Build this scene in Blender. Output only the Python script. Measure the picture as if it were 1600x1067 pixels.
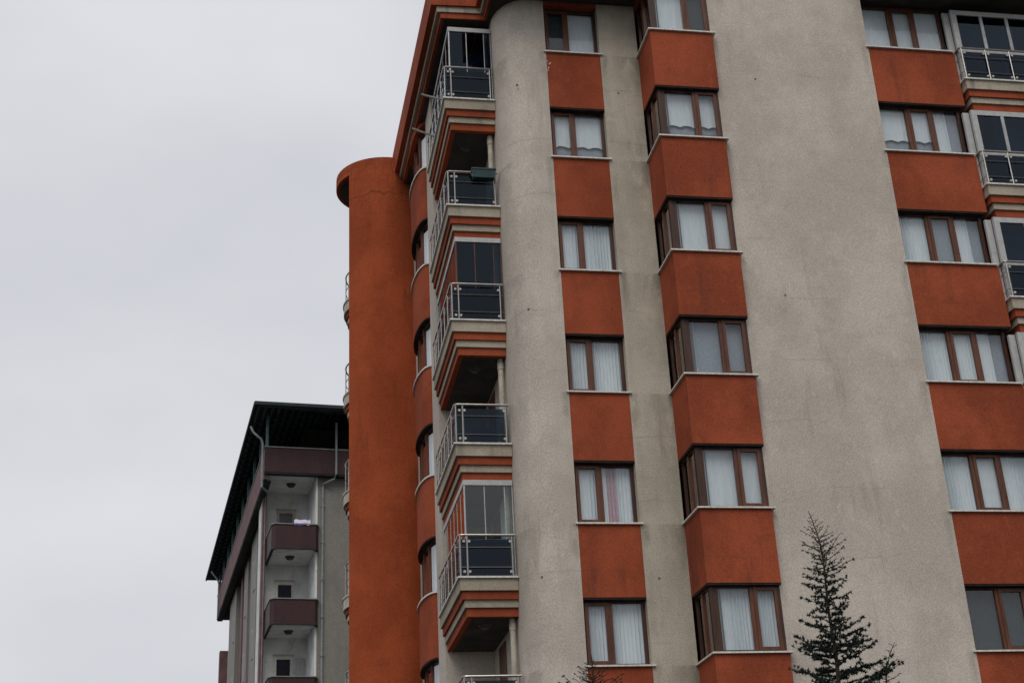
import bpy, math, random
from mathutils import Vector, Matrix
sc = bpy.context.scene
for o in list(bpy.data.objects): bpy.data.objects.remove(o)
col = sc.collection
R = math.radians

# ------------------------------------------------------------------ camera
F, YAW, PIT, ROL = 2235.7802, R(10.6196), R(24.0813), R(-2.9137)
CAM = Vector((-6.3312, -27.5144, -5.5661))
fw = Vector((math.sin(YAW)*math.cos(PIT), math.cos(YAW)*math.cos(PIT), math.sin(PIT)))
rt = Vector((math.cos(YAW), -math.sin(YAW), 0)); up = rt.cross(fw)
r2 = rt*math.cos(ROL)+up*math.sin(ROL); u2 = up*math.cos(ROL)-rt*math.sin(ROL)
cd = bpy.data.cameras.new('camera'); cam = bpy.data.objects.new('camera', cd); col.objects.link(cam)
M = Matrix((r2, u2, -fw)).transposed().to_4x4(); M.translation = CAM
cam.matrix_world = M
cd.sensor_width = 36; cd.lens = F/1600*36; cd.clip_end = 5000; cd.clip_start = 0.1
sc.camera = cam

# ------------------------------------------------------------------ world: overcast sky
SUN_EL, SUN_AZ = R(52), R(200)     # azimuth measured from +Y clockwise: behind and left of the camera
w = bpy.data.worlds.new('World'); sc.world = w; w.use_nodes = True
nt = w.node_tree; nt.nodes.clear()
def N(t, **k):
    n = nt.nodes.new(t)
    for a, b in k.items(): setattr(n, a, b)
    return n
out = N('ShaderNodeOutputWorld'); bg = N('ShaderNodeBackground'); bg2 = N('ShaderNodeBackground')
sky = N('ShaderNodeTexSky', sky_type='NISHITA', sun_disc=False, sun_elevation=SUN_EL, sun_rotation=SUN_AZ)
sky.dust_density = 4; sky.air_density = 1.2
nt.links.new(sky.outputs[0], bg.inputs[0]); bg.inputs[1].default_value = 0.07
tc = N('ShaderNodeTexCoord'); mp = N('ShaderNodeMapping'); mp.inputs['Scale'].default_value = (1.0, 1.0, 2.2)
ns = N('ShaderNodeTexNoise'); ns.inputs['Scale'].default_value = 2.2; ns.inputs['Detail'].default_value = 5; ns.inputs['Roughness'].default_value = .45
cr = N('ShaderNodeValToRGB')
cr.color_ramp.elements[0].position = .33; cr.color_ramp.elements[0].color = (.545, .558, .600, 1)
cr.color_ramp.elements[1].position = .68; cr.color_ramp.elements[1].color = (.700, .708, .740, 1)
nt.links.new(tc.outputs['Generated'], mp.inputs[0]); nt.links.new(mp.outputs[0], ns.inputs[0]); nt.links.new(ns.outputs[0], cr.inputs[0])
nt.links.new(cr.outputs[0], bg2.inputs[0]); bg2.inputs[1].default_value = 1.0
mx = N('ShaderNodeMixShader'); mx.inputs[0].default_value = .93
nt.links.new(bg.outputs[0], mx.inputs[1]); nt.links.new(bg2.outputs[0], mx.inputs[2]); nt.links.new(mx.outputs[0], out.inputs[0])

sl = bpy.data.lights.new('sun', 'SUN'); sl.energy = 1.3; sl.angle = R(40); sl.color = (1, .96, .9)
sun = bpy.data.objects.new('sun', sl); col.objects.link(sun)
sd = Vector((math.sin(SUN_AZ)*math.cos(SUN_EL), math.cos(SUN_AZ)*math.cos(SUN_EL), math.sin(SUN_EL)))
sun.rotation_euler = sd.to_track_quat('Z', 'Y').to_euler()
vs = sc.view_settings; vs.view_transform = 'Standard'; vs.look = 'None'; vs.gamma = 1; vs.exposure = 0.15; vs.use_curve_mapping = False

# ------------------------------------------------------------------ materials
class MatB:
    def __init__(s, name):
        s.m = bpy.data.materials.new(name); s.m.use_nodes = True; s.t = s.m.node_tree
        s.b = s.t.nodes['Principled BSDF']; s._pos = None
    def n(s, t, ins=None, **k):
        n = s.t.nodes.new(t)
        for a, b in k.items(): setattr(n, a, b)
        for a, b in (ins or {}).items():
            if isinstance(b, bpy.types.NodeSocket): s.t.links.new(b, n.inputs[a])
            else: n.inputs[a].default_value = b
        return n
    def l(s, a, b): s.t.links.new(a, b)
    @property
    def pos(s):
        if s._pos is None: s._pos = s.n('ShaderNodeNewGeometry').outputs['Position']
        return s._pos
    def noise(s, scale, stretch=(1, 1, 1), detail=4, rough=.55, off=(0, 0, 0), dist=0):
        mp = s.n('ShaderNodeMapping', {'Vector': s.pos, 'Scale': stretch, 'Location': off})
        return s.n('ShaderNodeTexNoise', {'Vector': mp.outputs[0], 'Scale': scale, 'Detail': detail, 'Roughness': rough, 'Distortion': dist}).outputs[0]
    def ramp(s, v, a, b, ca=0., cb=1.):
        return s.n('ShaderNodeMapRange', {'Value': v, 'From Min': a, 'From Max': b, 'To Min': ca, 'To Max': cb}, interpolation_type='SMOOTHSTEP').outputs[0]
    def math(s, op, a, b=0., c=0.): return s.n('ShaderNodeMath', {0: a, 1: b, 2: c}, operation=op).outputs[0]
    def mix(s, f, a, b, mode='MIX'):
        n = s.n('ShaderNodeMix', data_type='RGBA', blend_type=mode)
        for i, v in ((0, f), (6, a), (7, b)):
            if isinstance(v, bpy.types.NodeSocket): s.l(v, n.inputs[i])
            else: n.inputs[i].default_value = v if i == 0 else (*v[:3], 1)
        return n.outputs[2]
    def bump(s, h, strength=.3, dist=.01):
        n = s.n('ShaderNodeBump', {'Height': h, 'Strength': strength, 'Distance': dist}); s.l(n.outputs[0], s.b.inputs['Normal'])
    def col(s, c):
        if isinstance(c, bpy.types.NodeSocket): s.l(c, s.b.inputs['Base Color'])
        else: s.b.inputs['Base Color'].default_value = (*c[:3], 1)
    def rough(s, r, spec=.3): s.b.inputs['Roughness'].default_value = r; s.b.inputs['Specular IOR Level'].default_value = spec

def xyz(m):
    n = m.n('ShaderNodeSeparateXYZ', {0: m.pos}); return n.outputs

def plaster(name, base, light, dark, grime=.5, sills=False, cracks=False):
    m = MatB(name)
    big = m.noise(.55, (1, 1, .8), 5, .6)
    c = m.mix(m.ramp(big, .4, .62), base, light)
    pat = m.noise(1.6, (1, 1, 1.6), 6, .62, (7, 3, 1), .15)
    c = m.mix(m.math('MULTIPLY', m.ramp(pat, .48, .78), grime*.42), c, dark)
    st = m.noise(3.2, (1, 1, .13), 4, .6, (2, 9, 4))
    st2 = m.noise(.8, (1, 1, .6), 3, .5, (12, 9, 4))
    c = m.mix(m.math('MULTIPLY', m.math('MULTIPLY', m.ramp(st, .52, .75), m.ramp(st2, .42, .62)), grime), c, dark)
    lt = m.noise(5.5, (1, 1, .55), 5, .7, (1, 19, 14))
    c = m.mix(m.math('MULTIPLY', m.ramp(lt, .56, .72), .35), c, [min(1, v*1.22) for v in light])
    X = xyz(m)
    # trowel bands between the lifts of render
    zf = m.math('FRACT', m.math('MULTIPLY', m.math('ADD', X[2], m.math('MULTIPLY', big, .5)), 1/1.45))
    band = m.math('MULTIPLY', m.ramp(m.math('ABSOLUTE', m.math('SUBTRACT', zf, .5)), .018, .0), m.ramp(st2, .45, .6))
    c = m.mix(m.math('MULTIPLY', band, .28), c, dark)
    if sills:   # rain-washed dirt under the ends of the window sills
        zz = m.math('FRACT', m.math('MULTIPLY', m.math('ADD', X[2], 29.0), 1/2.9))     # 0 at a sill, falls to 1 just below it
        below = m.ramp(zz, .52, .99)
        for x0, wd, am in ((2.2, .2, 1.0), (2.0, .55, .55), (-.08, .14, .65), (1.42, .14, .75), (3.86, .12, .6), (7.6, .14, .5), (-1.0, .25, .5)):
            near = m.ramp(m.math('ABSOLUTE', m.math('SUBTRACT', X[0], x0)), wd, 0.)
            nn = m.ramp(m.noise(2.8, (1, 1, .5), 5, .65, (x0, 3, 3)), .34, .58)
            c = m.mix(m.math('MULTIPLY', m.math('MULTIPLY', near, m.math('ADD', m.math('MULTIPLY', below, .75), .25)), m.math('MULTIPLY', nn, am)), c, dark)
    gr = m.noise(34, detail=3, rough=.85)
    c = m.mix(1., c, m.mix(m.ramp(gr, .3, .7), (.76, .76, .76), (1.22, 1.22, 1.22)), 'MULTIPLY')
    h = m.math('ADD', m.math('MULTIPLY', gr, .5), m.math('MULTIPLY', lt, .8))
    if cracks:
        ang = m.math('ARCTAN2', m.math('SUBTRACT', X[1], 10.25), m.math('SUBTRACT', X[0], -2.95))
        wob = m.noise(2.5, detail=3); wob2 = m.noise(3.1, detail=3, off=(5, 5, 5))
        v = m.n('ShaderNodeCombineXYZ', {0: m.math('ADD', m.math('MULTIPLY', ang, 1.45), m.math('MULTIPLY', wob, .18)), 1: m.math('ADD', X[2], m.math('MULTIPLY', wob2, .35))})
        br = m.n('ShaderNodeTexBrick', {'Vector': v.outputs[0], 'Scale': 1.0, 'Mortar Size': .009, 'Mortar Smooth': .6, 'Brick Width': .26, 'Row Height': .42, 'Color1': (0, 0, 0, 1), 'Color2': (0, 0, 0, 1), 'Mortar': (1, 1, 1, 1)}, offset=.5)
        hi = m.math('MAXIMUM', m.ramp(X[2], 13.2, 16.2), m.ramp(m.noise(.9, off=(3, 1, 8)), .56, .68))
        msk = m.math('MULTIPLY', m.ramp(m.noise(1.7, detail=4, off=(8, 8, 1)), .36, .52), hi)
        ck = m.math('MULTIPLY', br.outputs[0], msk)
        c = m.mix(m.math('MULTIPLY', ck, .8), c, dark)
        sm = m.ramp(m.math('ABSOLUTE', m.math('SUBTRACT', m.math('ADD', X[2], m.math('MULTIPLY', wob, .4)), 15.82)), .035, .008)
        c = m.mix(m.math('MULTIPLY', sm, .7), c, dark)
        top = m.math('MULTIPLY', m.ramp(X[2], 16.3, 16.8), m.ramp(m.noise(3, off=(1, 2, 3)), .35, .65))
        c = m.mix(m.math('MULTIPLY', top, .5), c, dark)
        h = m.math('SUBTRACT', h, m.math('MULTIPLY', ck, 2.))
    m.col(c); m.bump(h, .35, .012); m.rough(.95, .12)
    return m.m

GREY = plaster('grey_render', (.440, .392, .338), (.525, .470, .408), (.255, .228, .190), .5, sills=True)
GREY_Y = plaster('yellowed_grey_render', (.395, .352, .288), (.475, .425, .348), (.20, .18, .142), .65, sills=True)
ORANGE = plaster('orange_render', (.228, .052, .024), (.320, .074, .034), (.125, .042, .028), .66)
ORANGE_T = plaster('orange_tower_render', (.265, .056, .020), (.345, .075, .028), (.13, .038, .02), .5, cracks=True)
BAND = plaster('balcony_render', (.32, .28, .215), (.40, .355, .28), (.16, .145, .12), .8)

def simple(name, c, rough=.6, spec=.4, metal=0., var=.25, scale=6., bump=0., stretch=(1, 1, 1), dirt=None):
    m = MatB(name); n = m.noise(scale, stretch, 4, .6)
    cc = m.mix(m.ramp(n, .3, .7), [v*(1-var) for v in c], [min(1, v*(1+var)) for v in c])
    if dirt: cc = m.mix(m.math('MULTIPLY', m.ramp(m.noise(scale*1.7, stretch, 5, .7, (4, 4, 4)), .5, .7), .6), cc, dirt)
    m.col(cc); m.rough(rough, spec); m.b.inputs['Metallic'].default_value = metal
    if bump: m.bump(n, bump, .01)
    return m.m
FRAMED = simple('dark_window_frame', (.050, .019, .010), .42, .35, var=.3, scale=9, stretch=(1, 1, .15))
BROWN = simple('brown_window_frame', (.100, .033, .015), .42, .35, var=.3, scale=9, stretch=(1, 1, .15))
SILL = simple('pale_stone_sill', (.62, .60, .55), .7, .3, var=.15, scale=12, dirt=(.2, .19, .17))
STEEL = simple('brushed_steel', (.36, .34, .315), .33, .5, .85, .12, 20, dirt=(.25, .23, .2))
WHITEF = simple('white_aluminium', (.40, .40, .395), .45, .4, var=.1, scale=8, dirt=(.35, .34, .32))
ALU = simple('grey_aluminium', (.36, .36, .36), .4, .5, .4, .15, 8)
PIPE = simple('beige_pipe', (.42, .38, .31), .6, .3, var=.15, scale=5, dirt=(.22, .2, .16))
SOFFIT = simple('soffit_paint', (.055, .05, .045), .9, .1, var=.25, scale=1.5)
LAMP = simple('dull_lamp_glass', (.045, .045, .043), .4, .4)
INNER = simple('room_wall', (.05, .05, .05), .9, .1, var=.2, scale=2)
CURT = simple('white_net_curtain', (.54, .60, .63), .9, .05, var=.06, scale=30, stretch=(1, 1, .1))
PANESHADE = simple('dark_pane_shade', (.045, .058, .062), .9, .05, var=.15, scale=20)  # shade behind dark panes, put into the colour of a sheet
CURTG = simple('grey_sheer_curtain', (.235, .275, .31), .9, .05, var=.1, scale=20)
CURTP = simple('pink_curtain', (.50, .37, .41), .9, .05, var=.1, scale=12)
PLANT = simple('dark_green_plastic', (.005, .035, .036), .45, .4, var=.3, scale=10)
HOLE = simple('hole_dark', (.17, .14, .11), .9, .1)
CHIP = simple('bare_render_chip', (.6, .5, .42), .9, .1)
CLOTHN = simple('dark_clutter', (.03, .05, .09), .8, .1, var=.5, scale=4)
CLOTHR = simple('red_grey_clutter', (.16, .08, .08), .8, .1, var=.5, scale=3)

def glass(name, tint, gl=1.0, gc=(1, 1, 1), ior=1.45, rough=.0):
    m = MatB(name); t = m.t
    t.nodes.remove(m.b)
    o = t.nodes['Material Output']
    tr = m.n('ShaderNodeBsdfTransparent', {'Color': (*tint, 1)})
    g = m.n('ShaderNodeBsdfGlossy', {'Color': (*gc, 1), 'Roughness': rough})
    f = m.n('ShaderNodeFresnel', {'IOR': ior})
    wv = m.noise(1.3, detail=1); bp = m.n('ShaderNodeBump', {'Height': wv, 'Strength': .03, 'Distance': .02})
    m.l(bp.outputs[0], g.inputs['Normal'])
    bf = m.n('ShaderNodeNewGeometry').outputs['Backfacing']
    ff = m.math('MINIMUM', m.math('MULTIPLY', m.math('MULTIPLY', f.outputs[0], 1.7), m.math('SUBTRACT', 1., bf)), 1.)
    x = m.n('ShaderNodeMixShader', {0: ff, 1: tr.outputs[0], 2: g.outputs[0]})
    m.l(x.outputs[0], o.inputs[0])
    return m.m
GLASS = glass('window_glass', (.985, .99, .992))
GLASS_D = glass('balcony_glass', (.19, .25, .33), ior=1.33, gc=(.55, .68, .82))
GLASS_E = glass('enclosure_glass', (.38, .46, .55), ior=1.36, gc=(.55, .68, .82))
GLASS_L = glass('clear_enclosure_glass', (.82, .88, .88), ior=1.5)

DARKG = simple('dark_pane', (.012, .016, .03), .12, .5)
def mosaic(name, a, b, joint, size, rot=math.pi/4):
    m = MatB(name); X = xyz(m)
    hv = m.math('ADD', m.math('MULTIPLY', X[0], .995), m.math('MULTIPLY', X[1], .998))
    v = m.n('ShaderNodeCombineXYZ', {0: hv, 1: X[2]})
    mp = m.n('ShaderNodeMapping', {'Vector': v.outputs[0], 'Rotation': (0, 0, rot)})
    br = m.n('ShaderNodeTexBrick', {'Vector': mp.outputs[0], 'Scale': 1., 'Mortar Size': size*.1, 'Brick Width': size, 'Row Height': size, 'Color1': (*a, 1), 'Color2': (*b, 1), 'Mortar': (*joint, 1)}, offset=0.)
    n = m.noise(1.2, (1, 1, .5), 5, .6)
    c = m.mix(m.math('MULTIPLY', m.ramp(n, .45, .7), .4), br.outputs[0], [v*.5 for v in a])
    m.col(c); m.bump(br.outputs['Fac'], .3, -.004); m.rough(.6, .3)
    return m.m
MAROON = mosaic('maroon_mosaic', (.040, .013, .016), (.028, .009, .012), (.075, .036, .037), .088)
BEIGEM = mosaic('beige_mosaic', (.25, .24, .21), (.215, .205, .18), (.16, .155, .135), .088)
MAR_P = simple('maroon_paint', (.16, .088, .088), .7, .2, var=.2, scale=2)
WHITEP = simple('white_render', (.68, .69, .685), .9, .1, var=.1, scale=1.2, dirt=(.4, .4, .38))
ROOFM = simple('dark_roof_sheet', (.018, .028, .03), .7, .3, var=.4, scale=2)
BATT = simple('batten_wood', (.075, .10, .105), .8, .1)
TEAL = simple('teal_post', (.10, .19, .185), .6, .3)
PIPEG = simple('grey_pipe', (.21, .22, .225), .5, .4, var=.2, scale=4)
BARK = simple('bark', (.055, .045, .035), .9, .1, var=.4, scale=20)
NEEDLE = simple('needles', (.018, .030, .024), .8, .15, var=.5, scale=3)
LAUN = simple('laundry_cloth', (.62, .58, .72), .9, .1, var=.2, scale=3)
LAUNB = simple('laundry_violet', (.12, .10, .42), .9, .1, var=.2, scale=3)
def ground_mat():
    m = MatB('pavement'); n = m.noise(.5, detail=6); g = m.noise(30, detail=3)
    m.col(m.mix(m.ramp(n, .35, .65), (.045, .045, .042), m.mix(g, (.04, .04, .038), (.075, .073, .07)))); m.bump(g, .4); m.rough(.9, .2)
    return m.m
GROUND = ground_mat()

# ------------------------------------------------------------------ mesh helpers
class MB:
    def __init__(s): s.v = []; s.f = []; s.sm = []
    def box(s, x0, x1, y0, y1, z0, z1):
        b = len(s.v); s.v += [(x, y, z) for z in (z0, z1) for x, y in ((x0, y0), (x1, y0), (x1, y1), (x0, y1))]
        s.f += [(b+3, b+2, b+1, b), (b+4, b+5, b+6, b+7)] + [(b+i, b+(i+1) % 4, b+4+(i+1) % 4, b+4+i) for i in range(4)]
        return s
    def prism(s, poly, z0, z1, smooth=False):
        b = len(s.v); n = len(poly)
        s.v += [(x, y, z0) for x, y in poly]+[(x, y, z1) for x, y in poly]
        s.f += [tuple(b+n-1-i for i in range(n)), tuple(b+n+i for i in range(n))]
        for i in range(n): s.f.append((b+i, b+(i+1) % n, b+n+(i+1) % n, b+n+i))
        return s
    def strip(s, poly, z0, z1, closed=False):
        b = len(s.v); n = len(poly)
        s.v += [(x, y, z0) for x, y in poly]+[(x, y, z1) for x, y in poly]
        for i in range(n if closed else n-1): s.f.append((b+i, b+(i+1) % n, b+n+(i+1) % n, b+n+i))
        return s
    def tube(s, pts, r, n=6, r1=None, cap=True):
        pts = [Vector(p) for p in pts]; b = len(s.v); K = len(pts)
        for i, p in enumerate(pts):
            d = (pts[min(i+1, K-1)]-pts[max(i-1, 0)]).normalized()
            a = d.cross(Vector((0, 0, 1)) if abs(d.z) < .9 else Vector((1, 0, 0))).normalized(); c = d.cross(a)
            rr = r if r1 is None else r+(r1-r)*i/(K-1)
            for j in range(n):
                t = 2*math.pi*j/n; s.v.append(tuple(p+a*math.cos(t)*rr+c*math.sin(t)*rr))
        for i in range(K-1):
            for j in range(n):
                s.f.append((b+i*n+j, b+i*n+(j+1) % n, b+(i+1)*n+(j+1) % n, b+(i+1)*n+j))
        if cap: s.f += [tuple(b+j for j in range(n))[::-1], tuple(b+(K-1)*n+j for j in range(n))]
        return s
    def quad(s, *p): b = len(s.v); s.v += [tuple(q) for q in p]; s.f.append(tuple(range(b, b+len(p)))); return s
    def mesh(s, name, mat, smooth=False, bevel=0):
        me = bpy.data.meshes.new(name); me.from_pydata(s.v, [], s.f); me.materials.append(mat)
        if smooth:
            me.polygons.foreach_set('use_smooth', [True]*len(me.polygons))
            me.set_sharp_from_angle(angle=R(35))
        me.update(); return me
def link(name, me, parent=None, loc=(0, 0, 0), rz=0, mat=None):
    o = bpy.data.objects.new(name, me); col.objects.link(o); o.location = loc; o.rotation_euler = (0, 0, rz)
    if parent: o.parent = parent
    return o
def part(name, mb, mat, parent, loc=(0, 0, 0), rz=0, smooth=False, label=None):
    o = link(name, mb.mesh(name, mat, smooth), parent, loc, rz)
    if label: o['label'] = label
    return o
def thing(name, label, cat, loc, rz=0, group=None):
    o = link(name, None, None, loc, rz); o['label'] = label; o['category'] = cat
    if group: o['group'] = group
    return o
def bevelled(o, wd=.008):
    b = o.modifiers.new('edge', 'BEVEL'); b.width = wd; b.segments = 2; b.limit_method = 'ANGLE'; return o

# ------------------------------------------------------------------ ground
G = -7.17
g = part('ground', MB().quad((-1500, -1500, G), (1500, -1500, G), (1500, 1500, G), (-1500, 1500, G)), GROUND, None); g['kind'] = 'structure'

# ------------------------------------------------------------------ main apartment building
H = 2.9; PZ = 1.523; OPEN = H-PZ
WA, XB, DB, WB = 1.315, 2.254, 1.109, 1.515
YC, XC, WC = -.966, 7.704, 2.118
XW = -2.24
B = thing('apartment_building', 'large grey and rust-orange apartment building with brown framed windows filling the right of the picture', 'apartment block', (0, 0, G))
def bp(name, mb, mat, **k): # building part in world coordinates
    return part(name, mb, mat, B, (0, 0, -G), **k)

def arc(cx, cy, a, b, t0, t1, n):
    return [(cx+a*math.cos(R(t0+(t1-t0)*i/n)), cy+b*math.sin(R(t0+(t1-t0)*i/n))) for i in range(n+1)]
TOPZ = 16.2
pier = [(-1.13, 4.3)]+arc(-.38, .98, .75, .98, 180, 270, 14)+[(0, 0), (0, 1.5), (-.6, 1.5), (-.6, 4.3)]
bp('wall', MB().prism(pier, G, TOPZ), GREY, smooth=True, label='grey rendered pier with a rounded corner beside the balconies')
bp('wall', MB().box(WA, XB, 0, 1.5, G, TOPZ), GREY_Y, label='yellowed grey wall strip between the two window columns')
bp('wall', MB().box(XB+WB, XC, YC, 1.5, G, 19), GREY, label='wide blank grey wall with faint stains')
bp('wall', MB().box(XW, -1.13, 4.3, 5.5, G, TOPZ), GREY)
bp('wall', MB().box(XW, -1.6, 8.0, 13, G, TOPZ), GREY)
bp('wall', MB().box(XC+WC+.12, 15, .6, 1.5, G, 19), GREY)
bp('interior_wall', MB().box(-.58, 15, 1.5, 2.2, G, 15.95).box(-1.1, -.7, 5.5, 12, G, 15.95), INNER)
# far and right sides of the block
bp('wall', MB().box(14, 15, 1.5, 14, G, 18.9), GREY)
bp('wall', MB().box(-1.6, 14, 13, 14, G, 18.9), GREY)

# small plugs and holes left in the render
def ray(px, py): return (fw*F+r2*(px-800)-u2*(py-533.5))
def ony(px, py, y): r = ray(px, py); return CAM+r*((y-CAM.y)/r.y)
hole = MB().tube([(0, -.006, 0), (0, .03, 0)], .026, 8).mesh('anchor_hole', HOLE)
for px, py, y in ((826, 483, 0), (847, 901, 0), (1030, 903, 0), (808, 133, 0.02), (966, 146, 0), (1227, 461, YC), (1180, 124, YC)):
    p = ony(px, py, y); link('anchor_hole', hole, B, (p.x, y-.001, p.z-G))
rnd = random.Random(3)
for i, (px, py) in enumerate(((855, 96), (858, 100), (857, 106), (860, 99), (856, 110))):
    p = ony(px, py, 0); m_ = MB(); n_ = 5
    m_.quad(*[(math.cos(a*6.283/n_)*rnd.uniform(.008, .024), 0, math.sin(a*6.283/n_)*rnd.uniform(.012, .034)) for a in range(n_)])
    part('paint_chip', m_, CHIP, B, (p.x, -.004, p.z-G))

# --- windows -----------------------------------------------------------------
cache = {}
def cm(key, fn):
    if key not in cache: cache[key] = fn()
    return cache[key]
def bx(x0, x1, y0, y1, z0, z1): return MB().box(x0, x1, y0, y1, z0, z1)
def pleats(w, h, seed, z0=0., amp=.034, per=.075, hem=None):
    rr = random.Random(seed); m = MB(); n = int(w/.009)+2; ph = rr.uniform(0, 6); zs = [0, .5, 1]
    ys = []; 
    for i in range(n+1):
        x = w*i/n; ys.append(amp*math.sin(x/per*6.283+ph+.9*math.sin(x*5+seed))*(.55+.45*math.sin(x*9+seed*2)))
    for j, t in enumerate(zs):
        for i in range(n+1):
            x = w*i/n; zb = hem(x) if hem and j == 0 else z0
            z = zb if j == 0 else z0+(h-z0)*t
            m.v.append((x, ys[i]*(1.25-.5*t), z))
    for j in range(2):
        for i in range(n): a = j*(n+1)+i; m.f.append((a, a+1, a+n+2, a+n+1))
    return m
def curtain(win, kind, x0, w, h, seed, y=.235):
    if kind == 'none': return
    if kind == 'pleat': part('curtain', pleats(w, h-.03, seed, .02), CURT, win, (x0, y, .0), smooth=True)
    elif kind == 'plain': part('curtain', pleats(w, h-.03, seed, .02, .006, .21), CURT, win, (x0, y, 0), smooth=True)
    elif kind == 'dark': part('curtain', pleats(w, h-.03, seed, .02, .005, .3), PANESHADE, win, (x0, y, 0), smooth=True)  # not a real curtain: dark sheet in place of shade behind the pane
    elif kind == 'grey': part('curtain', pleats(w, h-.03, seed, .02, .005, .3), CURTG, win, (x0, y, 0), smooth=True)
    elif kind == 'scallop':
        f = lambda x: h*.30+.045*abs(math.sin((x+.1*seed)/.32*math.pi))
        part('curtain', pleats(w, h-.03, seed, h*.3, .008, .16, f), CURT, win, (x0, y, 0), smooth=True)
        part('curtain', pleats(w, h-.1, seed+1, .02, .004, .2), CURTG, win, (x0, y+.05, 0), smooth=True, label='grey sheer curtain behind the scalloped hem')
    elif kind == 'half':
        part('curtain', pleats(w*.55, h-.03, seed, .02), CURT, win, (x0, y, 0), smooth=True)
        part('curtain', pleats(w*.45, h-.03, seed+1, .02, .004, .3), CURTG, win, (x0+w*.55, y+.03, 0), smooth=True)
    elif kind == 'pink':
        part('curtain', pleats(w*.2, h-.03, seed, .02), CURT, win, (x0, y, 0), smooth=True)
        part('curtain', pleats(w*.34, h-.03, seed+1, .02), CURTP, win, (x0+w*.17, y+.02, 0), smooth=True, label='pale pink curtain')
        part('curtain', pleats(w*.52, h-.03, seed+2, .02), CURT, win, (x0+w*.48, y, 0), smooth=True)
def window(parent, loc, rz, W, h, lay, kinds, y0=.14, seed=0, ffl=.07, ffr=.075, post=0):
    """lay: list of (kind, fraction); outer frame is the part, the rest are its sub-parts"""
    fd = .07; zb, zt = .06, h-.075
    key = ('fr', round(W, 3), round(h, 3), ffl, ffr, post, y0)
    def fr():
        m = MB().box(0, ffl+post, y0, y0+fd, 0, h).box(W-ffr, W, y0, y0+fd, 0, h)
        m.box(ffl+post, W-ffr, y0, y0+fd, 0, zb).box(ffl+post, W-ffr, y0, y0+fd, zt, h)
        return m.mesh('window', FRAMED)
    win = link('window', cm(key, fr), parent, loc, rz)
    x = ffl+post; avail = W-ffr-x; nm = len(lay)-1; mu = .085
    avail -= nm*mu
    for i, ((k, fct), ck) in enumerate(zip(lay, kinds)):
        pw = avail*fct
        if k == 'sash':
            s_ = .055
            def sf(x=x, pw=pw):
                m = MB(); a, b = y0-.022, y0+.045
                m.box(x-.012, x+s_, a, b, zb-.012, zt+.012).box(x+pw-s_, x+pw+.012, a, b, zb-.012, zt+.012)
                m.box(x+s_, x+pw-s_, a, b, zb-.012, zb+s_).box(x+s_, x+pw-s_, a, b, zt-s_, zt+.012)
                return m.mesh('sash', BROWN)
            link('sash', cm(('s', key, i, round(x, 3)), sf), win)
            link('pane', cm(('p', key, i, round(x, 3)), lambda: bx(x+s_, x+pw-s_, y0+.012, y0+.018, zb+s_, zt-s_).mesh('pane', GLASS)), win)
        else:
            link('pane', cm(('p', key, i, round(x, 3)), lambda: bx(x, x+pw, y0+.03, y0+.036, zb, zt).mesh('pane', GLASS)), win)
        curtain(win, ck, x-.03, pw+.06, h, seed+i*7)
        x += pw
        if i < nm:
            link('mullion', cm(('m', key, i), lambda: bx(x, x+mu, y0-.006, y0+fd+.006, zb, zt).box(x+.03, x+.05, y0-.016, y0-.006, h*.25, h*.25+.035).box(x+.03, x+.05, y0-.016, y0-.006, h*.75, h*.75+.035).mesh('mullion', BROWN)), win)
            x += mu
    return win

# column A: flat strip of windows and orange panels
LA = [('sash', .43), ('fix', .57)]; LB = [('fix', .58), ('sash', .42)]; LC = [('fix', .36), ('sash', .30), ('fix', .34)]
KA = [('pleat', 'pleat'), ('pleat', 'pink'), ('pleat', 'pleat'), ('pleat', 'pleat'), ('scallop', 'scallop'), ('dark', 'plain')]
KB = [('pleat', 'pleat'), ('plain', 'plain'), ('grey', 'grey'), ('plain', 'plain'), ('scallop', 'scallop'), ('plain', 'dark')]
KC = [('dark', 'dark', 'dark'), ('pleat', 'plain', 'pleat'), ('pleat', 'pleat', 'half'), ('pleat', 'grey', 'half'), ('scallop', 'scallop', 'half'), ('plain', 'plain', 'plain')]
panA = bx(.002, WA-.002, .004, .35, -PZ, -.012).mesh('spandrel_panel', ORANGE)
silA = bx(-.05, WA+.06, -.055, .16, -.012, .022).mesh('window_sill', SILL)
def Lprism(o, z0, z1, name, mat, xr=None):
    xr = XB+WB if xr is None else xr
    pts = [(XB-o, 0.0), (XB-o, -DB-o), (xr, -DB-o), (xr, YC if o == 0 else YC-.001), (XB+.25+WB-.25, .3), (XB-o if o == 0 else XB+.003, .3)]
    return MB().prism(pts, z0, z1).mesh(name, mat)
panB = Lprism(0, -PZ, -.012, 'bay_panel', ORANGE)
silB = MB().prism([(XB-.05, -.001), (XB-.05, -DB-.055), (XB+WB+.07, -DB-.055), (XB+WB+.07, YC-.001), (XB+WB-.002, YC-.001), (XB+WB-.002, -DB+.16), (XB+.16, -DB+.16), (XB+.16, -.001)], -.012, .022).mesh('window_sill', SILL)
panC = bx(XC+.002, XC+WC+.095, YC+.004, YC+.35, -PZ, -.012).mesh('spandrel_panel', ORANGE)
silC = bx(XC-.06, XC+WC+.05, YC-.055, YC+.16, -.012, .022).mesh('window_sill', SILL)
HEADM = simple('dark_head_shadow', (.022, .018, .016), .8, .1)  # near-black strips, painted stand-in for the shadow in the window heads
headA = bx(.004, WA-.004, .012, .17, -PZ-.045, -PZ-.001).mesh('head_shadow', HEADM)
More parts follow.
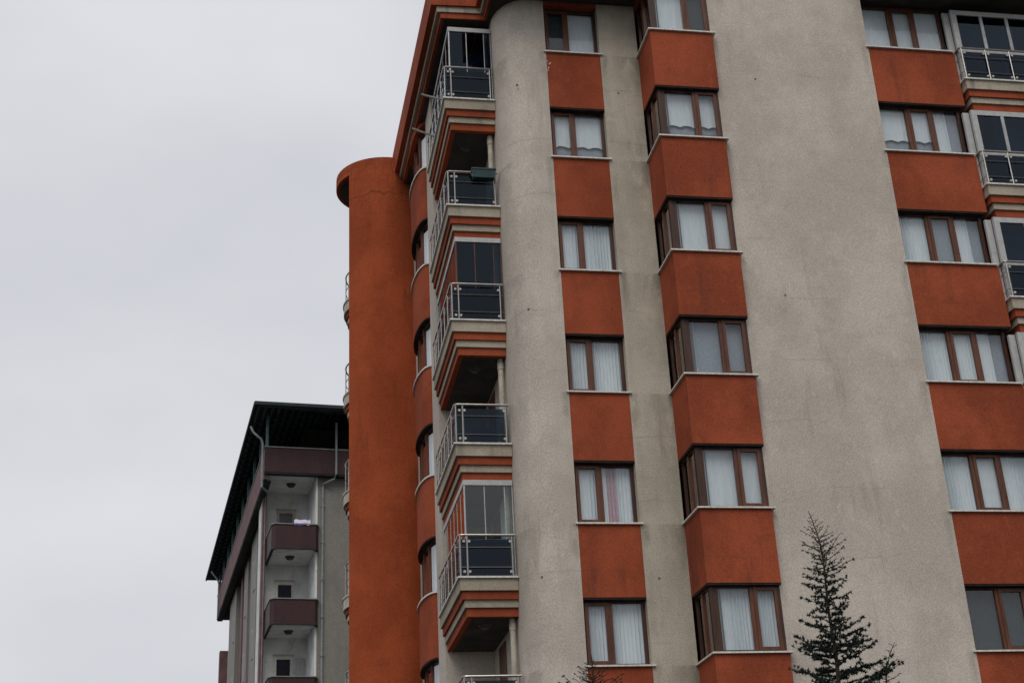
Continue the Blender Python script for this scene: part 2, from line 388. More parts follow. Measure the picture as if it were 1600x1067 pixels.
headB = MB().prism([(XB+.008, -.002), (XB+.008, -DB+.008), (XB+WB-.002, -DB+.008), (XB+WB-.002, -DB+.16), (XB+.16, -DB+.16), (XB+.16, -.002)], -PZ-.045, -PZ-.001).mesh('head_shadow', HEADM)
headC = bx(XC+.004, XC+WC+.018, YC+.012, YC+.17, -PZ-.045, -PZ-.001).mesh('head_shadow', HEADM)
for k in range(6):
    z = k*H-G
    if k: 
        for h_ in (headA, headB, headC): link('head_shadow', h_, B, (0, 0, z))
    link('spandrel_panel', panA, B, (0, 0, z)); link('window_sill', silA, B, (0, 0, z))
    window(B, (0.002, .03, z+.022), 0, WA-.004, OPEN-.024, LA, KA[k], seed=k*11)
    link('bay_panel', panB, B, (0, 0, z)); link('window_sill', silB, B, (0, 0, z))
    window(B, (XB+.06, -DB+.03, z+.022), 0, WB-.064, OPEN-.024, LB, KB[k], seed=k*13+2, post=.10, y0=.09)
    # side window of the bay, in the plane x = XB facing left
    window(B, (XB+.06, -.004, z+.022), -math.pi/2, DB-.105, OPEN-.024, [('fix', .5), ('fix', .5)], ('none', 'grey') if k != 3 else ('grey', 'grey'), seed=k*17+5, y0=.0, ffl=.06, ffr=.10)
    link('spandrel_panel', panC, B, (0, 0, z)); link('window_sill', silC, B, (0, 0, z))
    window(B, (XC+.002, YC+.03, z+.022), 0, WC-.004, OPEN-.024, LC, KC[k], seed=k*19+3)
# blind cord in one bay window
part('blind_cord', MB().tube([(XB+.33, -DB+.19, 2*H+1.28), (XB+.33, -DB+.185, 2*H+.2)], .006, 4).box(XB+.315, XB+.345, -DB+.17, -DB+.20, 2*H+.13, 2*H+.2), WHITEF, B, (0, 0, -G+H-H))
# plinth under the lowest panels, lintels above the highest windows
bp('plinth', bx(.002, WA-.002, .006, .5, G, -PZ-.003), ORANGE)
bp('plinth', MB().prism([(XB, 0), (XB, -DB), (XB+WB, -DB), (XB+WB, YC), (XB+WB, .3), (XB, .3)], G, -PZ-.003), ORANGE)
bp('plinth', bx(XC+.002, XC+WC+.02, YC+.006, .5, G, -PZ-.003), ORANGE)
bp('lintel', bx(.002, WA-.002, .004, .5, 5*H+OPEN, TOPZ-.05), ORANGE)
bp('lintel', MB().prism([(XB, 0), (XB, -DB), (XB+WB, -DB), (XB+WB, YC), (XB+WB, .3), (XB, .3)], 5*H+OPEN, 17.6), ORANGE)

# --- curved bay on the left side ----------------------------------------------
def bay_poly(o, x_in=-1.9, n=18):
    p = arc(XW, 6.75, .275+o, 1.25+o, 270, 90, n)
    p = [q for q in p if q[0] < XW-.001] if True else p
    return [(x_in, 5.5+.001)]+[(XW, 5.5-o)]+p+[(XW, 8.0+o)]+[(x_in, 8.0-.001)]
bhead = MB().prism(bay_poly(-.006)[::-1], -PZ-.04, -PZ-.001).mesh('head_shadow', HEADM)  # shadow under the curved panels, put in as a dark sheet
bpan = MB().prism(bay_poly(0)[::-1], -PZ, -.012).mesh('curved_panel', ORANGE, True)
bsil = MB().prism(bay_poly(.045)[::-1], -.012, .03).mesh('window_sill', SILL, True)
BV = [(-2.21, 5.56), (-2.345, 6.12), (-2.385, 6.85), (-2.345, 7.50), (-2.21, 7.97)]
def inset(p, d): return [(x+d, y) for x, y in p]
bfr = MB()
for z0_, z1_ in ((0, .06), (OPEN-.095, OPEN-.032)): bfr.prism(BV[::-1]+inset(BV, .07), z0_, z1_)
bfr = bfr.mesh('window', FRAMED)
bpost = bx(-.012, .06, -.04, .04, .06, OPEN-.095).mesh('mullion', BROWN)
def bay_window(k):
    win = link('window', bfr, B, (0, 0, k*H-G+.03))
    for x, y in BV[1:4]+[(BV[0][0], BV[0][1]+.04), (BV[4][0], BV[4][1]-.04)]: link('mullion', bpost, win, (x, y, 0))
    for (xa, ya), (xb, yb) in zip(BV, BV[1:]):
        part('pane', MB().prism([(xa+.02, ya), (xa+.026, ya), (xb+.026, yb), (xb+.02, yb)], .06, OPEN-.095), GLASS, win)
    P = []
    for (xa, ya), (xb, yb) in zip(BV[:2], BV[1:3]):
        P += [(xa+(xb-xa)*i/24+.13+.02*math.sin(i*1.3+k), ya+(yb-ya)*i/24) for i in range(24)]
    part('curtain', MB().strip(P, .02, OPEN-.05), CURT, win, smooth=True)
for k in range(6):
    link('curved_panel', bpan, B, (0, 0, k*H-G)); link('window_sill', bsil, B, (0, 0, k*H-G)); link('head_shadow', bhead, B, (0, 0, k*H-G))
    bay_window(k)
bp('plinth', MB().prism(bay_poly(0)[::-1], G, -PZ-.003), ORANGE, smooth=True)
bp('lintel', MB().prism(bay_poly(0)[::-1], 5*H+OPEN, TOPZ-.03), ORANGE, smooth=True)

# --- corner balconies ---------------------------------------------------------
XL, YL, XR, YR = -2.375, .814, -1.13, 4.3
def lpoly(d): return [(XL+d, YR-.002), (XL+d, YL+d), (XR-.004, YL+d), (XR-.004, YR-.002)]
def rounded(pts, r, n=5):
    o = [Vector(pts[0])]
    for a, b, c in zip(pts, pts[1:], pts[2:]):
        a, b, c = Vector(a), Vector(b), Vector(c); u = (a-b).normalized()*r; v = (c-b).normalized()*r
        for i in range(n+1):
            t = i/n; o.append((b+u)*(1-t)**2+b*2*t*(1-t)+(b+v)*t*t)
    o.append(Vector(pts[-1])); return o
def clampm(): return MB().tube([(0, -.035, 0), (0, .012, 0)], .026, 8).mesh('glass_clamp', STEEL)
POSTM = MB().tube([(0, 0, 0), (0, 0, .86)], .017, 6).mesh('post', STEEL, True)
CLAMP = MB().tube([(0, -.02, 0), (0, .02, 0)], .030, 8).mesh('glass_clamp', WHITEF)
LAMPM = MB().tube([(0, 0, 0), (0, 0, -.035), (0, 0, -.075)], .15, 14, .07).mesh('ceiling_lamp', LAMP, True)
def left_balcony(k):
    zc = 2.9*k+2.031
    e = XL+.03
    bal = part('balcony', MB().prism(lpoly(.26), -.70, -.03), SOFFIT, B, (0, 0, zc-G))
    part('coping', MB().prism(lpoly(-.012), -.03, .006), SILL, bal)
    for d, a, b, mt in ((.035, -.28, -.03, BAND), (.085, -.455, -.28, ORANGE), (.135, -.61, -.455, BAND), (.18, -.79, -.61, ORANGE)):
        part('fascia_band', MB().prism(lpoly(d), a, b), mt, bal)
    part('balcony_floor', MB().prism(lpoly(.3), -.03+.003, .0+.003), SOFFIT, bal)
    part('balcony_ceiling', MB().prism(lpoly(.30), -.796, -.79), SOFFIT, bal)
    # railing
    e = XL+.035; yf = YL+.035
    p = rounded([(e, YR-.02, .88), (e, yf, .88), (XR-.03, yf, .88)], .09)
    part('handrail', MB().tube(p, .027, 8), STEEL, bal, smooth=True)
    for zz in (.20, .62):
        part('rail_bar', MB().tube(rounded([(e, YR-.02, zz), (e, yf, zz), (XR-.03, yf, zz)], .05), .009, 5), STEEL, bal)
    for x in (e+.02, e+.17, XR-.10): link('post', POSTM, bal, (x, yf, .006))
    for y in (1.42, 2.02, 2.62, 3.22, 3.82, 4.22): link('post', POSTM, bal, (e, y, .006))
    part('glass_panel', bx(e+.20, XR-.13, yf+.03, yf+.038, .05, .80), GLASS_D, bal)
    part('glass_panel', bx(e+.03, e+.15, yf+.03, yf+.038, .05, .80), GLASS_D, bal)
    for i, y in enumerate((.95, 1.48, 2.08, 2.68, 3.28)): part('glass_panel', bx(e+.03, e+.038, y, y+.46, .05, .80), GLASS_D, bal)
    for x in (e+.21, e+.10, XR-.14):
        for z in (.11, .75): link('glass_clamp', CLAMP, bal, (x, yf+.01, z))
    for y in (1.36, 1.48, 2.08, 2.68, 3.28):
        for z in (.11, .75): link('glass_clamp', CLAMP, bal, (e+.01, y, z), math.pi/2)
    link('ceiling_lamp', LAMPM, bal, (-1.72, 1.75, -.797))
    return bal
def enclosure(bal, gm, fm):
    x0, y0, zt = XL+.19, YL+.12, 2.09; x1 = XR-.02
    part('enclosure_track', MB().prism([(x0-.02, YR-.01), (x0-.02, y0-.02), (x1, y0-.02), (x1, y0+.05), (x0+.05, y0+.05), (x0+.05, YR-.01)], zt-.10, zt+.015), WHITEF, bal)
    part('enclosure_track', MB().prism([(x0-.01, YR-.01), (x0-.01, y0-.01), (x1, y0-.01), (x1, y0+.04), (x0+.04, y0+.04), (x0+.04, YR-.01)], .008, .05), ALU, bal)
    xs = [x0, x0+.43, x0+.86, x1-.02]
    for i in range(3):
        part('enclosure_pane', bx(xs[i]+.012, xs[i+1]-.012, y0+.01, y0+.018, .05, zt-.10), gm, bal)
        if i: part('enclosure_stile', bx(xs[i]-.009, xs[i]+.009, y0+.002, y0+.026, .05, zt-.10), fm, bal)
    part('enclosure_stile', bx(x0-.012, x0+.018, y0-.01, y0+.02, .05, zt-.10), fm, bal)
    part('enclosure_stile', bx(x1-.02, x1, y0, y0+.03, .05, zt-.10), fm, bal)
    ys = [y0+.02+i*.56 for i in range(7)]
    for i in range(6):
        part('enclosure_pane', bx(x0+.0, x0+.008, ys[i]+.012, min(ys[i+1], YR-.02)-.012, .05, zt-.10), gm, bal)
        part('enclosure_stile', bx(x0-.006, x0+.014, ys[i+1]-.009, ys[i+1]+.009, .05, zt-.10), fm, bal) if i < 5 else None
bals = {}
for k in range(-1, 5): bals[k] = left_balcony(k)
enclosure(bals[4], GLASS_E, ALU); enclosure(bals[2], GLASS_E, BROWN); enclosure(bals[0], GLASS_L, WHITEF)
# what stands inside the glazed balconies
part('cupboard', bx(-1.95, -1.35, 2.2, 2.7, .0, 1.45), CLOTHR, bals[2]); part('cupboard', bx(-2.0, -1.6, 1.3, 1.6, .0, 1.15), CLOTHN, bals[2])
part('wall_cabinet', bx(-1.8, -1.2, 1.6, 2.6, 1.0, 1.9), CLOTHN, bals[4])
part('roller_screen', bx(-2.12, -1.25, 1.06, 1.09, .05, .86), CLOTHN, bals[0], label='dark screen behind the railing glass')
part('white_door', bx(-1.20, -1.135, 1.5, 2.3, .0, 2.0), WHITEP, bals[0])
part('box', bx(-1.9, -1.35, 1.3, 1.8, .0, .5), CLOTHN, bals[1])
# bracket arms on the top balcony
a0, a1 = ony(658, 148, 1.3), ony(694, 157, 1.3); b0, b1 = ony(644, 201, 2.9), ony(677, 213, 2.9)
for p, q in ((a0, a1), (b0, b1)):
    o_ = Vector((0, 0, 2.9*4+2.031)); part('drying_rack_arm', MB().tube([p-o_, q-o_, q-o_+Vector((.08, 0, -.02))], .026, 6), ALU, bals[4])
# drain pipe in the recess, with sockets
m = MB().tube([(-1.235, 1.2, G), (-1.235, 1.2, 15.9)], .062, 12)
for k in range(-2, 6): m.tube([(-1.235, 1.2, 2.9*k+1.15), (-1.235, 1.2, 2.9*k+1.0)], .074, 12)
bp('drainpipe', m, PIPE, smooth=True)
# balcony doors on the recess side wall
for k in range(-1, 5):
    part('balcony_door', bx(-1.145, -1.12, 2.7, 3.6, 0, 2.0), BROWN, bals[k])

# --- balconies at the right edge ---------------------------------------------
X0R, X1R, YF = XC+WC+.10, 14.5, YC-.22
def rpoly(d): return [(X0R+d, .6), (X0R+d, YF+d), (X1R, YF+d), (X1R, .6)]
for k in range(0, 5):
    zc = 2.9*k+2.031
    bal = part('balcony', MB().prism(rpoly(.26), -.70, -.03), SOFFIT, B, (0, 0, zc-G))
    part('coping', MB().prism(rpoly(-.012), -.03, .006), SILL, bal)
    for d, a, b, mt in ((.035, -.28, -.03, BAND), (.085, -.455, -.28, ORANGE), (.135, -.61, -.455, BAND), (.18, -.79, -.61, ORANGE)):
        part('fascia_band', MB().prism(rpoly(d), a, b), mt, bal)
    e = X0R+.03; yf = YF+.035
    part('handrail', MB().tube(rounded([(e, .3, .88), (e, yf, .88), (X1R, yf, .88)], .09), .027, 8), STEEL, bal, smooth=True)
    for zz in (.20, .62): part('rail_bar', MB().tube(rounded([(e, .3, zz), (e, yf, zz), (X1R, yf, zz)], .05), .009, 5), STEEL, bal)
    x = e+.05
    while x < X1R-.3:
        link('post', POSTM, bal, (x, yf, .006))
        part('glass_panel', bx(x+.06, x+.58, yf+.03, yf+.038, .05, .80), GLASS_D, bal)
        for xx in (x+.07, x+.57):
            for z in (.11, .75): link('glass_clamp', CLAMP, bal, (xx, yf+.01, z))
        x += .62
    y0 = YF+.14; x0 = X0R+.06; zt = 2.08
    part('enclosure_frame', bx(x0, X1R, y0, y0+.08, zt-.13, zt).box(x0, x0+.14, y0, y0+.08, 0.01, zt-.13), WHITEF, bal)
    part('side_board', bx(XC+WC+.004, XC+WC+.16, YC+.03, YC+.10, .0, zt-.02), WHITEF, bal)
    part('enclosure_frame', bx(x0+.14, X1R, y0+.002, y0+.07, .85, .93), WHITEF, bal)
    x = x0+.14; i = 0
    while x < X1R-.4:
        part('enclosure_pane', bx(x, x+.6, y0+.03, y0+.036, .01, zt-.13), GLASS_E, bal)
        part('enclosure_stile', bx(x+.6, x+.68, y0+.004, y0+.066, .93, zt-.13), ALU, bal)
        x += .68; i += 1
    part('curtain', pleats(1.4, 1.95, k*3+1, .02), CURTG, bal, (x0+.5+.3*(k % 2), y0+.5, 0), smooth=True)

# --- roof eaves ---------------------------------------------------------------
def eave(d, z0, z1, name, mat):
    p = [(-2.78+d*1.2, 9.3), (-2.60+d*1.2, .85+d*.4), (-1.50+d, .80+d*.5), (-1.50+d, -1.3+d), (XB+.6, -1.3+d), (XB+.6, 3), (6, 3), (6, 9.3)]
    return bp(name, MB().prism(p, z0, z1), mat)
eave(.0, 16.32, 17.18, 'eave_fascia', ORANGE); eave(.12, 16.16, 16.32, 'eave_band', BAND); eave(.20, 16.0, 16.16, 'eave_band', ORANGE)
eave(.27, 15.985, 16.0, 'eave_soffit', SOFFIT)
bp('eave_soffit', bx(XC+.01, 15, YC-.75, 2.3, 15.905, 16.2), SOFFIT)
bp('eave_band', bx(XC+.01, 15, YC-.80, YC-.75, 15.96, 17.2), ORANGE)
bp('roof', bx(XB+.7, 15, 1.5, 14, 18.9, 19.2), SOFFIT)

# --- round stair tower --------------------------------------------------------
TX, TY, TR = -2.95, 10.25, 1.45
def wall_arc(r0, r1, t0, t1, n=30): return arc(TX, TY, r0, r0, t0, t1, n)+arc(TX, TY, r1, r1, t1, t0, n)
tw = bp('round_tower', MB().prism(wall_arc(TR, TR-.2, 219, 303), G, 16.46), ORANGE_T, smooth=True, label='tall curved orange wall with fine cracks near its top')
part('tower_rim', MB().prism(arc(TX, TY, TR+.004, TR+.004, 0, 352, 44), 16.46, 16.82), ORANGE_T, tw, smooth=True)
part('tower_ceiling', MB().prism(arc(TX, TY, TR-.12, TR-.12, 0, 352, 44), 16.44, 16.457), SOFFIT, tw)
part('tower_core', bx(-3.2, XW-.01, 9.7, 12.5, G, 16.44), GREY, tw)
for k in range(-1, 5):
    zt = 2.9*k+2.0; zs = zt-.9
    b_ = part('tower_balcony', MB().prism(arc(TX, TY+.25, 1.05, 1.05, 100, 230, 20), zs-.8, zs), SOFFIT, tw, smooth=True)
    for r_, a, b, mt in ((1.235, zs-.05, zs, PIPE), (1.21, zs-.33, zs-.05, PIPE), (1.15, zs-.47, zs-.33, ORANGE), (1.10, zs-.62, zs-.47, PIPE)):
        part('fascia_band', MB().prism(arc(TX, TY+.2, r_, r_, 100, 217, 24), a, b), mt, b_, smooth=True)
    part('handrail', MB().tube([(x, y, zt) for x, y in arc(TX, TY+.2, 1.15, 1.15, 110, 214, 20)], .025, 6), STEEL, b_, smooth=True)
    part('rail_bar', MB().tube([(x, y, zt-.45) for x, y in arc(TX, TY+.2, 1.15, 1.15, 110, 214, 20)], .012, 5), STEEL, b_, smooth=True)
    for t in (130, 155, 180, 200, 212):
        x, y = arc(TX, TY+.2, 1.15, 1.15, t, t+1, 1)[0]; part('post', MB().tube([(x, y, zs), (x, y, zt)], .016, 6), STEEL, b_)

# planter hung on a balcony rail
pl = thing('planter_box', 'dark green plastic planter box hung on the open balcony rail second from the top', 'planter', (-1.5, YL-.03, 2.9*3+2.031+.68))
m = MB(); w_, d_ = .27, .10
m.v = [(-w_*.92, -d_*.8, 0), (w_*.92, -d_*.8, 0), (w_*.92, d_*.8, 0), (-w_*.92, d_*.8, 0), (-w_, -d_, .2), (w_, -d_, .2), (w_, d_, .2), (-w_, d_, .2)]
m.f = [(3, 2, 1, 0), (0, 1, 5, 4), (1, 2, 6, 5), (2, 3, 7, 6), (3, 0, 4, 7)]
m.box(-w_-.015, w_+.015, -d_-.015, -d_+.004, .2, .235).box(-w_-.015, w_+.015, d_-.004, d_+.015, .2, .235).box(-w_-.015, -w_+.004, -d_, d_, .2, .235).box(w_-.004, w_+.015, -d_, d_, .2, .235)
part('box', m, PLANT, pl); part('soil', bx(-w_*.97, w_*.97, -d_*.95, d_*.95, .15, .18), HOLE, pl)
m = MB()
for i in range(26):
    x = rnd.uniform(-.22, .25); y = rnd.uniform(-.07, .07); hgt = rnd.uniform(.02, .09)*(2 if x > .18 else 1)
    m.quad((x-.01, y, .17), (x+.01, y, .17), (x+rnd.uniform(-.04, .04), y+rnd.uniform(-.04, .04), .18+hgt))
part('plant', m, NEEDLE, pl)['kind'] = 'stuff'

# ------------------------------------------------------------------ building behind on the left
TH = .098
L = thing('apartment_building', 'beige apartment block with maroon balconies and a dark overhanging roof, left of the orange tower', 'apartment block', (-6.332, 25.721, G), TH)
def lp(name, mb, mat, **k): return part(name, mb, mat, L, (0, 0, -G), **k)
ZB = 13.866
AE, BE = 9.0, 23.4
lp('wall', bx(2.13, AE-.6, .40, 4, G, ZB-1.0), BEIGEM, label='beige mosaic clad wall with a drain pipe')
lp('wall', bx(.75, AE-.6, 4, BE-.6, G, ZB-1.0), WHITEP)
lp('wall', bx(.22, 2.125, 2.66, 4, G, ZB-1.0), WHITEP)
lp('wall', bx(2.05, 2.13, .404, 2.66, G, ZB-1.0), WHITEP)
lp('wall', bx(.62, .75, 4.0, BE-.6, G, ZB-1.0), MAROON)
lp('corner_post', bx(.20, .34, 2.2, 2.66, G, ZB-1.0), MAR_P); lp('corner_post', bx(.35, .41, 2.45, 2.655, G, ZB-1.0), WHITEP)
for a, b0_, b1_ in ((.42, 6.4, 8.9), (.5, 11.2, 13.1), (.42, 16.3, 19.9)):
    p = lp('pilaster', bx(a, .64, b0_, b1_, G, ZB-1.0), BEIGEM)
    for k in range(5):
        part('window', bx(a-.03, a+.01, b0_+.7, b0_+1.3, 1.4+2.9*k-.0, 2.6+2.9*k), WHITEF, p); part('pane', bx(a-.036, a-.031, b0_+.76, b0_+1.24, 1.46+2.9*k, 2.54+2.9*k), LAMP, p)
for b0_ in (9.6, 14.2, 20.6):
    p = lp('pilaster', bx(.53, .64, b0_, b0_+1.0, G, ZB-1.0), MAR_P)
# crowning band
b_ = lp('parapet', bx(0, AE, 0, .14, ZB-1.0, ZB), MAROON, label='maroon mosaic parapet under the roof')
part('parapet_side', bx(0, .14, .141, BE, ZB-1.25, ZB), MAR_P, b_)
part('coping', bx(-.03, AE, -.03, .17, ZB, ZB+.04).box(-.03, .17, .171, BE, ZB, ZB+.04), PIPEG, b_)
part('drip_edge', bx(.02, AE, .02, .3, ZB-1.06, ZB-1.003).box(.03, .3, .301, BE, ZB-1.31, ZB-1.253), ROOFM, b_)
lp('overhang_ceiling', bx(.16, AE, .142, 2.66, ZB-1.0, ZB-.9), WHITEP)
lp('overhang_ceiling', bx(.145, 1.0, 2.67, BE-.01, ZB-1.24, ZB-1.1), SOFFIT)
lampL = MB().tube([(0, 0, 0), (0, 0, -.06), (0, 0, -.12)], .2, 14, .12).mesh('ceiling_lamp', LAMP, True)
link('ceiling_lamp', lampL, L, (1.2, 1.4, ZB-1.0-G))
# balconies, one per floor
def lpol(o, c=.22): return [(.36-o, 2.65), (.36-o, .09+c-o), (.36+c*.6-o, .09-o), (2.15-c*.6+o, .09-o), (2.15+o, .09+c-o), (2.15+o, .398)] + [(2.04, .398), (2.04, 2.65)]
for k in range(0, 4):
    zt = 10.831-2.9*k
    bl = lp('balcony', MB().prism(lpol(0), zt-.92, zt-.80), WHITEP)
    pan = MB(); P_ = lpol(0)[:6]
    Q_ = [(.46, 2.65), (.46, .36), (.55, .19), (1.96, .19), (2.05, .36), (2.05, .398)]
    part('railing_panel', MB().prism(P_+Q_[::-1], zt-.80, zt-.02), MAROON, bl)
    part('apron', MB().prism(lpol(.004)[:6]+Q_[::-1], zt-.97, zt-.801), MAROON, bl)
    part('coping', MB().prism([(x, y) for x, y in lpol(.035)[:6]]+[(x, y) for x, y in Q_[::-1]], zt-.018, zt+.02), PIPEG, bl)
    part('drip_edge', MB().prism([(x, y) for x, y in lpol(.012)[:6]]+[(x+.02*(0 if x > 1 else -1), y-.02) for x, y in Q_[::-1]], zt-.985, zt-.94), ROOFM, bl)
    link('ceiling_lamp', lampL, bl, (1.2, 1.4, zt-.92))
    # window and door on the recess wall
    zc = (12.14, 9.22, 6.3, 3.4)[k]
    wn = part('window', bx(.80, 1.52, 2.60, 2.655, zc-2.0, zc+.02), SILL if k else PIPE, bl); wn.name = 'balcony_door'
    part('pane', bx(.90, 1.42, 2.585, 2.598, zc-1.9, zc-.12), DARKG, wn); part('lintel', bx(.76, 1.56, 2.55, 2.66, zc+.02, zc+.07), PIPE, wn)
    if k == 2: part('window', bx(1.62, 1.98, 2.60, 2.655, zc-1.0, zc-.05), WHITEF, bl)
# drain pipes
def pipe(pts, r=.045):
    m = MB().tube(pts, r, 8)
    for (p, q) in zip(pts, pts[1:]):
        p, q = Vector(p), Vector(q); ln = (q-p).length
        if ln > 3:
            for i in range(int(ln/1.45)): c_ = p+(q-p)*((i+.5)*1.45/ln); m.tube([c_+Vector((0, 0, .05)), c_-Vector((0, 0, .05))], r*1.5, 8)
    return lp('drainpipe', m, PIPEG, smooth=True)
pipe([(2.78, -.07, 15.0), (2.78, -.07, 12.85), (2.7, -.03, 12.66), (2.34, .30, 12.55), (2.32, .33, 12.4), (2.32, .33, G)])
pipe([(-.55, .2, 14.75), (-.45, .12, 14.5), (-.14, .05, 14.2), (-.08, .05, 14.0), (-.08, .05, 12.25), (.2, .5, 12.2)])
pipe([(-.50, 21.6, 14.75), (-.14, 21.6, 14.3), (-.08, 21.6, 14.1), (-.08, 21.6, 12.5)])
pipe([(.28, 2.1, 12.8), (.28, 2.1, G)], .018)
# roof: hipped, with rafters and battens showing underneath
A0, A1, B0, B1, ZE = -.5, AE+.6, -1.28, BE+1.4, 15.13
hw = (A1-A0)/2; RH = hw*math.tan(R(19)); rA = (A0+A1)/2
rf = MB()
def hip(z):
    return [(A0, B0, z), (A1, B0, z), (A1, B1, z), (A0, B1, z), (rA, B0+hw, z+RH), (rA, B1-hw, z+RH)]
lo, hi_ = hip(ZE), hip(ZE+.09)
rf.v = lo+hi_
rf.f = [(4, 1, 0), (5, 4, 0, 3), (5, 3, 2), (4, 5, 2, 1), (6, 7, 10), (9, 6, 10, 11), (8, 9, 11), (7, 8, 11, 10), (0, 1, 7, 6), (1, 2, 8, 7), (2, 3, 9, 8), (3, 0, 6, 9)]
roof = lp('roof', rf, ROOFM)
part('gutter', MB().box(A0-.06, A1+.06, B0-.08, B0-.005, ZE-.03, ZE+.10).box(A0-.08, A0-.005, B0-.004, B1+.06, ZE-.03, ZE+.10), ROOFM, roof)
tn = math.tan(R(19))
for i in range(13):
    s_ = .12+i*.30; z = ZE+s_*tn-.05
    part('batten', bx(A0+s_, A1-s_, B0+s_-.05, B0+s_+.05, z-.02, z+.035), BATT, roof)
    part('batten', bx(A0+s_-.05, A0+s_+.05, B0+s_+.06, B1-s_, z-.02, z+.035), BATT, roof)
for i in range(34):
    b = B0+2+i*.7
    m = MB(); m.tube([(A0+.03, b, ZE-.07), (A0+min(3.6, b-B0), b, ZE-.07+min(3.6, b-B0)*tn)], .045, 4); part('rafter', m, ROOFM, roof)
for i in range(8):
    a = A0+1.4+i*1.0; q = min(3.6, a-A0); part('rafter', MB().tube([(a, B0+.03, ZE-.07), (a, B0+q, ZE-.07+q*tn)], .045, 4), ROOFM, roof)
postm = MB().box(-.05, .05, -.05, .05, ZB+.04, 15.25).mesh('roof_post', TEAL)
for a, b in ((.10, .2), (.10, 2.6), (.10, 5.2), (.1, 7.8), (.1, 10.4), (.1, 13), (.1, 15.6), (.1, 18.2), (.1, 20.8), (.1, 23.2), (6.2, .2)):
    link('roof_post', postm, L, (a, b, -G))
lp('attic_wall', bx(1.9, AE-1.5, 3.4, BE-3, ZB-.9, 16.0), SOFFIT)
lp('roof_deck', bx(.15, AE, .15, BE, ZB-.88, ZB-.7), SOFFIT)
# small balcony shape at the far end of the left side
lp('far_balcony', bx(.2, .62, BE-.5, BE+.1, 8.8, 10.9), MAR_P)

def lw(a, b, z):
    return Vector((-6.332+a*math.cos(TH)-b*math.sin(TH), 25.721+a*math.sin(TH)+b*math.cos(TH), z))
p = lw(1.5, .14, 10.86)
ld = thing('laundry', 'white and violet cloth draped over the upper maroon balcony edge of the far building', 'laundry', p, TH)
def cloth(x0, x1, hh, seed):
    m = MB(); rr = random.Random(seed); n = 10
    prof = [(-.07, -.06), (-.07, .02), (-.03, .06), (.03, .12+hh), (.10, .10), (.12, -.2)]
    for i in range(n+1):
        x = x0+(x1-x0)*i/n; k_ = rr.uniform(-.02, .03)
        for y, z in prof: m.v.append((x, y+k_*.5, z+k_))
    for i in range(n):
        for j in range(5): a = i*6+j; m.f.append((a, a+1, a+7, a+6))
    return m
part('sheet', cloth(-.30, .32, .05, 1), LAUN, ld, smooth=True); part('towel', cloth(-.28, .02, .02, 5), LAUNB, ld, (0, -.006, -.05), smooth=True)

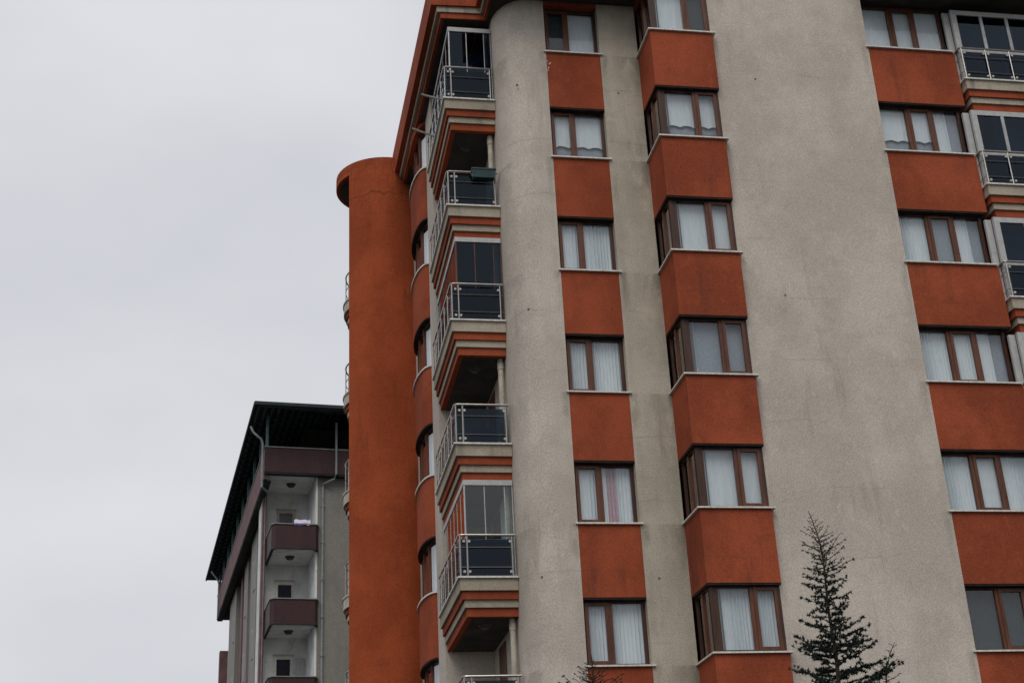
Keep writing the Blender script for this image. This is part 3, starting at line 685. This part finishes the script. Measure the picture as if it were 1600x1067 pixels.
# ------------------------------------------------------------------ trees
def needle_tuft(m, p, d, r, size, n):
    for _ in range(n):
        v = Vector((r.gauss(0, 1), r.gauss(0, 1), r.gauss(0, 1)+.3)).normalized(); v = (v+d*.35).normalized()
        s_ = v.cross(Vector((r.gauss(0, 1), r.gauss(0, 1), r.gauss(0, 1)))).normalized()*size*.2
        q = p+v*size*r.uniform(.6, 1.2); m.v += [tuple(p-s_), tuple(p+s_), tuple(q)]; b = len(m.v)-3; m.f.append((b, b+1, b+2))
def conifer(base, top, lean, label, crown, step, seed, tip_bare=1.0, group=None, low=0.):
    r = random.Random(seed); T = thing('conifer_tree', label, 'tree', base, group=group)
    hgt = top.z-base.z; d0 = top-base
    def axis(t):
        c_ = Vector(((d0.x-lean)*t, d0.y*t, hgt*t))
        s_ = max(0, 1-(1-t)*hgt/.6); c_.x += lean*s_**1.5
        c_.x += .012*math.sin(t*37)*(1-s_); return c_
    trunk = [axis(i/60) for i in range(61)]
    part('trunk', MB().tube(trunk, .10, 8, .005), BARK, T, smooth=True)
    fol = MB(); z = hgt*low+1.2; fm = MB(); nb = 0
    z = hgt-.06
    ang = r.uniform(0, 6)
    while z > 1.0:
        dep = hgt-z; t = z/hgt; p0 = axis(t)
        ln = crown(dep)*r.uniform(.6, 1.25); ang += 2.4+r.uniform(-.4, .4)
        dirn = Vector((math.cos(ang), math.sin(ang), 0)); up_ = r.uniform(.05, .5) if dep < .9 else r.uniform(-.05, .35)
        n = max(3, int(ln/.10)); pts = [p0]
        for i in range(1, n+1):
            u = i/n; pts.append(p0+dirn*ln*u+Vector((r.uniform(-.012, .012), r.uniform(-.012, .012), ln*(up_*u+.22*u*u)+r.uniform(-.01, .01))))
        bm_ = MB().tube(pts, .005+ln*.012, 5, .003, cap=False)
        for i in range(1, n+1):
            for sgn in (-1, 1):
                if ln > .16 and r.random() < .75:
                    sd_ = dirn.cross(Vector((0, 0, 1)))*sgn; tl = ln*r.uniform(.12, .34)*(1.15-i/n)+.02
                    q0 = pts[i]; q1 = q0+(sd_*.8+dirn*.6+Vector((0, 0, r.uniform(-.1, .35)))).normalized()*tl
                    bm_.tube([q0, (q0+q1)/2+Vector((0, 0, .006)), q1], .005, 3, .0025, cap=False)
                    kk = max(1, int(tl/.035))
                    for j in range(1, kk+1): needle_tuft(fm, q0+(q1-q0)*(j/kk), (q1-q0).normalized(), r, .014+min(.036, dep*.024), int(2+min(11, dep*6.)*tip_bare))
            for j in range(2): needle_tuft(fm, pts[i-1].lerp(pts[i], r.random()), dirn, r, .012+min(.036, dep*.024), int(2+min(10, dep*5.5)*tip_bare))
        part('branch', bm_, BARK, T); nb += 1
        z -= step*(1.6 if dep < .35 else 1+.5*min(dep, 2.5))*r.uniform(.7, 1.3)
    f_ = part('foliage', fm, NEEDLE, T); f_['kind'] = 'stuff'
    return T
t1 = ony(1263, 798, -6)
conifer(Vector((2.62, -6, G)), t1, -.13, 'tallest dark conifer, bare tip leaning left, in front of the blank grey wall', lambda d: .03+.13*min(d, .35)/.35+.42*max(0, min(d-.35, .45))+.10*max(0, d-.8)+.22*max(0, d-1.8), .0155, 4, 1.35)
t2 = ony(1398, 1003, -6)
conifer(Vector((t2.x-.35, -6.2, G)), t2, .25, 'low conifer top leaning right, at the right of the tall conifer', lambda d: .05+.30*d, .022, 8)
t3 = ony(924, 1022, -6)
conifer(Vector((t3.x+.1, -6, G)), t3, 0, 'small feathery conifer top under the lowest window beside the grey pier', lambda d: .03+.20*min(d, .15)+.75*max(0, d-.12), .012, 15, 2.2)

sc.render.engine = 'CYCLES'
sc.cycles.max_bounces = 10; sc.cycles.transparent_max_bounces = 16
